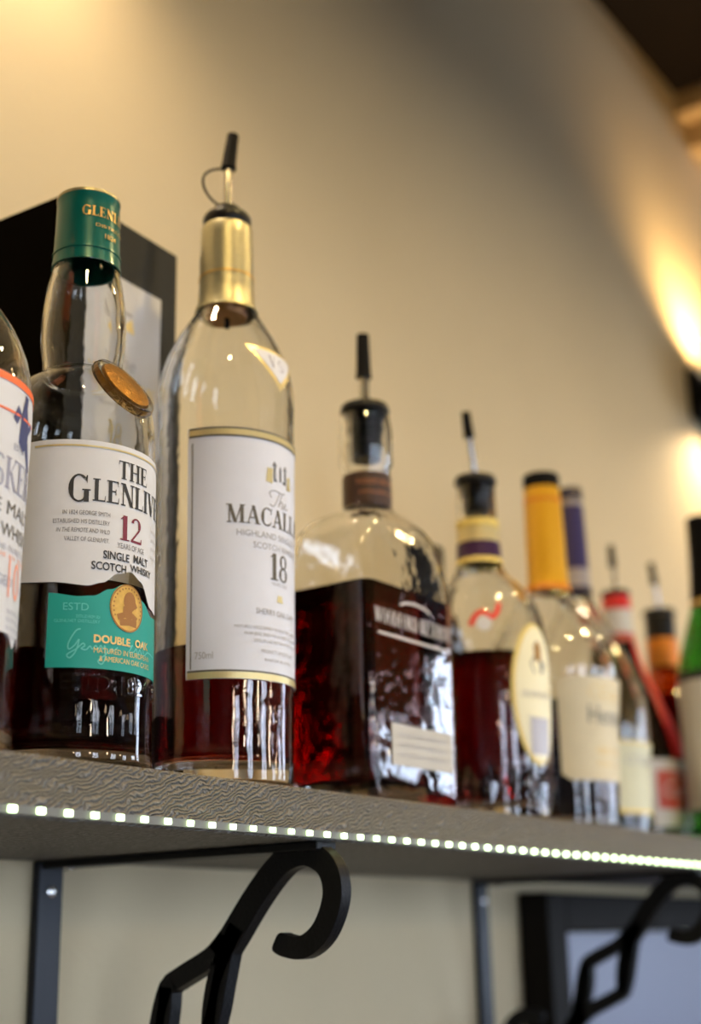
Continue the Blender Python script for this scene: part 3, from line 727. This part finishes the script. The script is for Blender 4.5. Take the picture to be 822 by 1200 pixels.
c = G(); tri(c, 14.2, 221.8, 204.4); Wt.obj('seal_face', c, M['paper_cool'], sl, .55)
c = G(); put(c, serif('V'), -1.2, 212.4, 7, fit=4.6, align='r'); put(c, serif('S'), -.4, 211.4, 7, fit=4.2, align='l'); Wt.obj('monogram', c, M['navy_pale'], sl, .75)

# --- E : rectangular flask
def rring(hx, hy, rc, z, m=8):
    rc = min(rc, hx, hy); out = []
    for q, (sx, sy) in enumerate(((1, 1), (-1, 1), (-1, -1), (1, -1))):
        for i in range(m):
            a = PI/2*q+PI/2*i/(m-1)
            out.append(((sx*(hx-rc)+rc*math.cos(a))*MM, (sy*(hy-rc)+rc*math.sin(a))*MM, z*MM))
    return out
def loft(name, secs, mat, parent, angle=50):
    v = []; f = []; n = None
    for s in secs:
        r = rring(*s); n = len(r); v += r
    for k in range(len(secs)-1):
        for i in range(n):
            j = (i+1) % n; f.append((k*n+i, k*n+j, (k+1)*n+j, (k+1)*n+i))
    f.append(tuple(range(n))[::-1]); f.append(tuple((len(secs)-1)*n+i for i in range(n)))
    return mesh_obj(name, v, f, mat, parent, smooth=True, angle=angle)
def flask(parent, body, wall, base, level, lmat):
    """body: (hx,hy,rc,z) bottom to mouth"""
    hx, hy, rc, _ = body[0]
    outer = [(hx-4, hy-4, rc-2, 0), (hx-1, hy-1, rc-.5, .9)]+body
    inner = [(a-wall, b_-wall, max(c_-wall*.5, 2), z) for a, b_, c_, z in reversed(body) if z > base+4]
    a, b_, c_, _ = inner[-1]
    inner += [(a-.5, b_-.5, c_, base+3), (a-3, b_-3, c_, base), (a*.3, b_*.3, c_*.3, base)]
    loft('glass_body', outer+inner, M['flask_glass'], parent)
    e = .3; S = list(reversed(inner))
    L = [(x+e, y+e, c2, z-(e if i < 2 else 0)) for i, (x, y, c2, z) in enumerate(S) if z < level]
    up = [s for s in S if s[3] >= level][0]; lo = [s for s in S if s[3] < level][-1]
    k = (level-lo[3])/(up[3]-lo[3]); top = tuple(p_+(q-p_)*k for p_, q in zip(lo, up))
    L.append((top[0]+e, top[1]+e, top[2], level)); L.append((top[0]-2, top[1]-2, top[2], level-.4))
    loft('liquid', L, lmat, parent)
t = bottle('bourbon_bottle', 'broad rectangular bottle of dark red bourbon with clear arched shoulders and pourer', .6470, .441)
body = [(45, 30, 7, 3), (45.5, 30, 7, 30), (45.8, 30, 7, 90), (45.8, 30, 7, 120), (45.6, 29.8, 8, 132), (44.4, 29, 10, 145), (41.5, 27.4, 13, 156), (36, 25.2, 16, 163), (28, 22, 18, 168), (20.5, 18, 17.5, 171.5), (15.6, 15.2, 15, 174.5), (14.2, 14.2, 14.2, 178), (14.2, 14.2, 14.2, 201), (16.2, 16.2, 16.2, 204), (16.4, 16.4, 16.4, 224), (15.6, 15.6, 15.6, 231), (14.6, 14.6, 14.6, 236)]
flask(t, body, 2.6, 11, 121, M['bourbon'])
pourer(t, 237.4, lean=(0, 0), r=15, tip=24, length=47, flange=False, plug=30, tube=3.2)
nb = lathe('neck_band', [(14.2, 174.6), (14.8, 175), (14.75, 196), (14.2, 196.4)], M['brown'], t)
c = G(); put(c, sans('WOODFORD RESERVE'), -4, 188, 3.2, fit=34); put(c, sans('DISTILLERS SELECT'), -4, 182, 2.2, fit=30); Wrap(lambda z: 14.75, 14.75).obj('band_lettering', c, M['copper'], nb, .25)
c = G(); put(c, serif('WOODFORD RESERVE'), 0, 97, 8.5, fit=80); poly2(c, [(-37, 90.6), (37, 90.6), (37, 92), (-37, 92)])
flat_text(c, t, 'printed_lettering', M['white_ink'], -.0303)
c = G(); stroke2(c, [(-14, 110.5), (-8, 112.6), (2, 113.4), (12, 112.6), (18, 110.5)], 1.4); flat_text(c, t, 'printed_arch', M['white_ink'], -.0303)
g = G(); g.box(-.027, .036, -.0308, -.0302, .020, .0425); lb = g.obj('label', M['greylabel'], t)
c = G()
for k in range(3): put(c, sans('KENTUCKY STRAIGHT BOURBON WHISKEY'), 4.5, 36-5.5*k, 2, fit=50)
flat_text(c, lb, 'lettering', M['ink_pale'], -.0310)

# --- L : small dark bottle at the back
t = bottle('liquor_bottle', 'dark bottle with a black cap standing at the back, mostly hidden behind the oval-label bottle', .8815, .545)
sil = [(27, 4), (27.5, 60), (27.5, 125), (25, 145), (16, 165), (11.5, 180), (11, 205)]
_, R, Ri = glass_round(t, sil, mat=M['dark_glass'])
lathe('cap', [(12, 183), (13, 183.4), (13, 220), (12, 222.5), (0, 222.5)], M['black'], t)

# --- F : oval label decanter
t = bottle('whisky_bottle', 'round bottle of dark red whisky with tall cream oval label and purple-and-gold neck bands', .790, .447)
sil = [(38.5, 4), (39, 15), (41, 54), (42, 87), (41.6, 118), (39.6, 134), (34.5, 147), (26, 157), (19, 164), (15.4, 172), (14.2, 182), (13.6, 196), (13.4, 210), (13.2, 222), (13.2, 230)]
_, R, Ri = glass_round(t, sil, mat=M['flask_glass'], wall=3, base=12, punt=5)
liquid_round(t, Ri, 106, M['bourbon'], base=12, punt=5)
pourer(t, 230.6, lean=(-10, -1), r=14.5, tip=15, length=45, flange=False, plug=22, curve=.5)
lathe('gold_neck_ring', shell(R, 197.5, 203, 1.2), M['cream_rim'], t)
lathe('pale_neck_band', shell(R, 187.2, 197.3, .7), M['gold_pale'], t)
lathe('purple_neck_band', shell(R, 175.5, 187, .9), M['purple'], t)
lathe('lower_neck_band', shell(R, 172, 175.3, .9), M['cream_rim'], t)
W = Wrap(R, 41.6, -8)
c = G(); oval(c, 0, 79, 22, 46); ol = W.obj('oval_label', c, M['cream_rim'], t, .5)
c = G(); oval(c, 1.0, 79, 19.8, 43.8); W.obj('label_face', c, M['yellow_cream'], ol, .8)
c = G(); poly2(c, [(-4, 92), (5, 92), (8, 98), (4, 103), (-3, 103), (-7, 98)]); W.obj('crest', c, M['ink_bronze'], ol, 1.0)
c = G(); poly2(c, [(-3, 100), (4, 100), (5, 110), (1, 114), (-3, 110)]); W.obj('crest_figure', c, M['bronze'], ol, 1.1)
c = G()
for k in range(4): stroke2(c, [(-6+4.6*k, 40), (-6+4.6*k, 52), (-6+4.6*k, 63)], 4.6)
W.obj('text_panel', c, M['silver'], ol, .95)
c = G()
for k in range(7): put(c, sans('BLENDED CANADIAN WHISKY'), 0, 62-3.4*k, 2.2, fit=22 if k < 5 else 18)
put(c, sans('CROWN ROYAL'), 0, 76, 4, fit=30)
W.obj('lettering', c, M['ink_pale'], ol, 1.0)
c = G(); stroke2(c, cr_pts([(-46, 122), (-42, 129), (-37, 131), (-32, 127), (-28, 131), (-26, 137)], 6), 3.6); W.obj('red_emblem', c, M['red'], t, .5)
c = G(); oval(c, -37, 123, 5, 5); W.obj('white_emblem', c, M['paper'], t, .5)
g = G()   # cut facets round the foot
for i in range(18):
    a = 2*PI*i/18
    cxx, cyy = math.sin(a), -math.cos(a); r0 = 39.2; tx, ty = math.cos(a), math.sin(a)
    pts = [(r0*cxx-5.5*tx, r0*cyy-5.5*ty, 22), (r0*cxx, r0*cyy, 8), (r0*cxx+5.5*tx, r0*cyy+5.5*ty, 22), (r0*1.02*cxx, r0*1.02*cyy, 38), ((r0+2.6)*cxx, (r0+2.6)*cyy, 22), ((r0-2)*cxx, (r0-2)*cyy, 22)]
    g.add([tuple(q*MM for q in p_) for p_ in pts], [(0, 1, 4), (1, 2, 4), (2, 3, 4), (3, 0, 4), (1, 0, 5), (2, 1, 5), (3, 2, 5), (0, 3, 5)])
g.obj('cut_facets', M['glass'], t)

# --- G : yellow capsule
t = bottle('cognac_bottle', 'cognac bottle with long yellow neck capsule, black top and cream label', .897, .45)
sil = [(39.5, 4), (40.5, 20), (42.5, 60), (45.5, 95), (46.8, 112), (46.2, 121), (42.5, 133), (33.5, 148), (22, 162), (16.4, 172), (14.6, 182), (14, 215), (13, 256)]
_, R, Ri = glass_round(t, sil, base=9)
liquid_round(t, Ri, 88, M['cognac'], base=9)
cp = lathe('capsule', shell(R, 174, 255, .8, n=12), M['yellowfoil'], t)
lathe('capsule_lower_ring', shell(R, 174.2, 178.5, 1.2), M['orangeband'], cp)
lathe('capsule_upper_ring', shell(R, 243, 245.5, 1.2), M['orangeband'], cp)
lathe('cap_top', [(13.2, 255), (13.9, 255.2), (13.9, 265), (12.8, 266.3), (0, 266.3)], M['black'], t)
W = Wrap(R, 44)
lab = W.patch('label', -62, 62, table([(-62, 36), (-52, 32), (52, 32), (62, 36)]), table([(-62, 100), (-52, 104), (52, 104), (62, 100)]), M['cream'], t, .4)
c = G(); put(c, sans('Hennessy'), 3, 71, 12.5, fit=58); W.obj('name_lettering', c, M['ink_bronze'], lab, .7)
c = G(); put(c, ital(sans('Cognac')), 0, 90, 6, fit=34); put(c, sans('VERY SPECIAL'), 0, 50, 4.5, fit=40); put(c, sans('PRODUCT OF FRANCE'), 0, 42, 2.6, fit=40); ring2(c, 0, 93, 26, 6, .6); W.obj('gold_lettering', c, M['gold'], lab, .7)

# --- H : violet capsule
t = bottle('cognac_bottle', 'bottle with slim violet neck capsule and pale label, just behind the yellow-capsule bottle', 1.0307, .490)
sil = [(45, 4), (46, 20), (48, 60), (50, 85), (49.6, 104), (45, 128), (38, 147), (27, 170), (16, 190), (11.4, 203), (10.4, 215), (9.8, 250), (9.2, 290)]
_, R, Ri = glass_round(t, sil, base=9)
liquid_round(t, Ri, 70, M['cognac'], base=9)
cp = lathe('capsule', shell(R, 226, 282, 1.0, n=10), M['violet'], t)
lathe('silver_band', shell(R, 210, 225.8, .9), M['silver'], cp)
lathe('lower_ring', shell(R, 204, 209.8, 1.6), M['violet_dark'], cp)
lathe('cap_collar', [(8.6, 282), (9.4, 282.2), (9.4, 288), (8.6, 288.2)], M['silver'], cp)
lathe('cap_top', [(0, 288), (10.4, 288.2), (10.4, 297.5), (9.6, 298.6), (0, 298.6)], M['violet_dark'], t)
W = Wrap(R, 48)
lab = W.patch('label', -52, 52, 20, 76, M['pale_green'], t, .4)
c = G(); stroke2(c, [(s, 75) for s in range(-43, 44, 3)], 2.4); stroke2(c, [(s, 21.6) for s in range(-43, 44, 3)], 3.2); W.obj('gold_edge', c, M['cream_rim'], lab, .7)
c = G(); put(c, sans('COGNAC'), 0, 58, 7, fit=50); W.obj('lettering', c, M['ink_pale'], lab, .7)

# --- I : red topped bottle with ribbon
t = bottle('liquor_bottle', 'dark bottle with red-topped white neck label, red ribbon and red-and-white front label', 1.165, .515)
sil = [(48, 4), (49, 30), (49.4, 70), (47, 90), (40, 112), (31, 135), (23, 154), (16, 175), (13.2, 192), (12.6, 210), (12.2, 232)]
_, R, Ri = glass_round(t, sil, mat=M['dark_glass'])
lathe('red_collar', shell(R, 219, 232, 1.0), M['red'], t)
lathe('neck_label', shell(R, 196, 218.8, .8), M['paper'], t)
lathe('lower_collar', shell(R, 188, 195.8, .9), M['redlabel'], t)
pourer(t, 232.5, lean=(-2, 0), r=13.5, tip=16, length=44, flange=False, plug=0, curve=.3)
W = Wrap(R, 49)
W.patch('ribbon', -16, 26, 78, table([(-16, 190), (26, 184)]), M['red'], t, 1.3, n=14, m=24)
lab = W.patch('label', -46, 60, 18, 76, M['paper'], t, .5)
c = G(); W.patch('red_field', -40, 60, 33, 66, M['redlabel'], lab, .8)
c = G(); put(c, ital(sans('Castle')), -10, 44, 12, fit=38); put(c, sans('ORIGINAL'), -4, 58, 4, fit=34); put(c, sans('RUM'), -4, 36, 4, fit=14); W.obj('lettering', c, M['paper'], lab, 1.1)

# --- J : amber neck bottle
t = bottle('liquor_bottle', 'amber bottle with orange neck band and black-stoppered pourer, behind the green bottle', 1.2586, .512)
sil = [(40, 4), (41, 30), (41, 100), (39, 118), (32, 134), (22, 150), (16.5, 164), (15, 180), (14.4, 205), (14, 212)]
_, R, Ri = glass_round(t, sil, mat=M['amber_glass'])
liquid_round(t, Ri, 150, M['cognac'])
lathe('orange_band', shell(R, 178, 206, 1.0), M['orangeband'], t)
lathe('collar', [(12, 207), (15.2, 207.2), (14.6, 216), (15, 226), (14.2, 230), (12, 230.5), (0, 230.5)], M['rubber'], t)
pourer(t, 231, lean=(-9, 0), r=16, tip=17, length=46, flange=False, curve=.4)
W = Wrap(R, 41); W.patch('label', -55, 55, 25, 95, M['cream'], t, .5)

# --- K : green bottle
t = bottle('green_bottle', 'green glass bottle with black neck capsule at the right edge', 1.166, .424)
sil = [(35.5, 4), (36, 20), (36, 120), (35.8, 145), (33, 162), (27, 182), (20.5, 202), (17.4, 216), (15.6, 240), (14.6, 270), (14.4, 290)]
_, R, Ri = glass_round(t, sil, mat=M['green_glass'])
lathe('capsule', shell(R, 214, 290, 1.0, n=12)[:-1]+[(14.6, 292), (0, 292)], M['black'], t)
lathe('capsule_edge', shell(R, 209, 213.8, .8), M['gold'], t)
W = Wrap(R, 36); lab = W.patch('label', -172, 172, 30, 140, M['paper'], t, .4, n=80)
W.patch('label_border', -172, 172, 140, 148, M['ink'], lab, .5)
c = G(); put(c, sans('RESERVE'), 0, 95, 8, fit=48); put(c, sans('LIQUEUR'), 0, 70, 6, fit=34); W.obj('lettering', c, M['ink_bronze'], lab, .7)

# ================================================================== CAMERA, WORLD, RENDER
cd = bpy.data.cameras.new('camera'); cam = bpy.data.objects.new('camera', cd); COL.objects.link(cam)
Rm = [[0.57925384, 0.23267507, 0.78123447], [-0.81485857, 0.19078618, 0.5473629], [-0.02169104, -0.95365767, 0.3001109]]
right = Vector([r[0] for r in Rm]); down = Vector([r[1] for r in Rm]); fwd = Vector([r[2] for r in Rm])
mt = Matrix.Identity(4)
for i in range(3): mt[i][0], mt[i][1], mt[i][2] = right[i], -down[i], -fwd[i]
mt.translation = (0, 0, CAMZ)
cam.matrix_world = mt
cd.sensor_fit = 'VERTICAL'; cd.sensor_height = 36; cd.sensor_width = 24; cd.lens = 1604.94*36/1200
cd.clip_start = .02; cd.clip_end = 50
cd.dof.use_dof = True; cd.dof.focus_distance = .60; cd.dof.aperture_fstop = 4.8
sc.camera = cam
w = bpy.data.worlds.new('world'); sc.world = w; w.use_nodes = True
w.node_tree.nodes['Background'].inputs[0].default_value = (.5, .6, .8, 1); w.node_tree.nodes['Background'].inputs[1].default_value = .2
cy = sc.cycles
cy.max_bounces = 24; cy.transmission_bounces = 20; cy.glossy_bounces = 8; cy.diffuse_bounces = 4; cy.transparent_max_bounces = 16; cy.volume_bounces = 0
cy.sample_clamp_indirect = 6; cy.caustics_refractive = True; cy.caustics_reflective = False; cy.blur_glossy = .3
vs = sc.view_settings
vs.view_transform = 'Standard'; vs.look = 'None'; vs.gamma = 1; vs.use_curve_mapping = False; vs.exposure = 0.
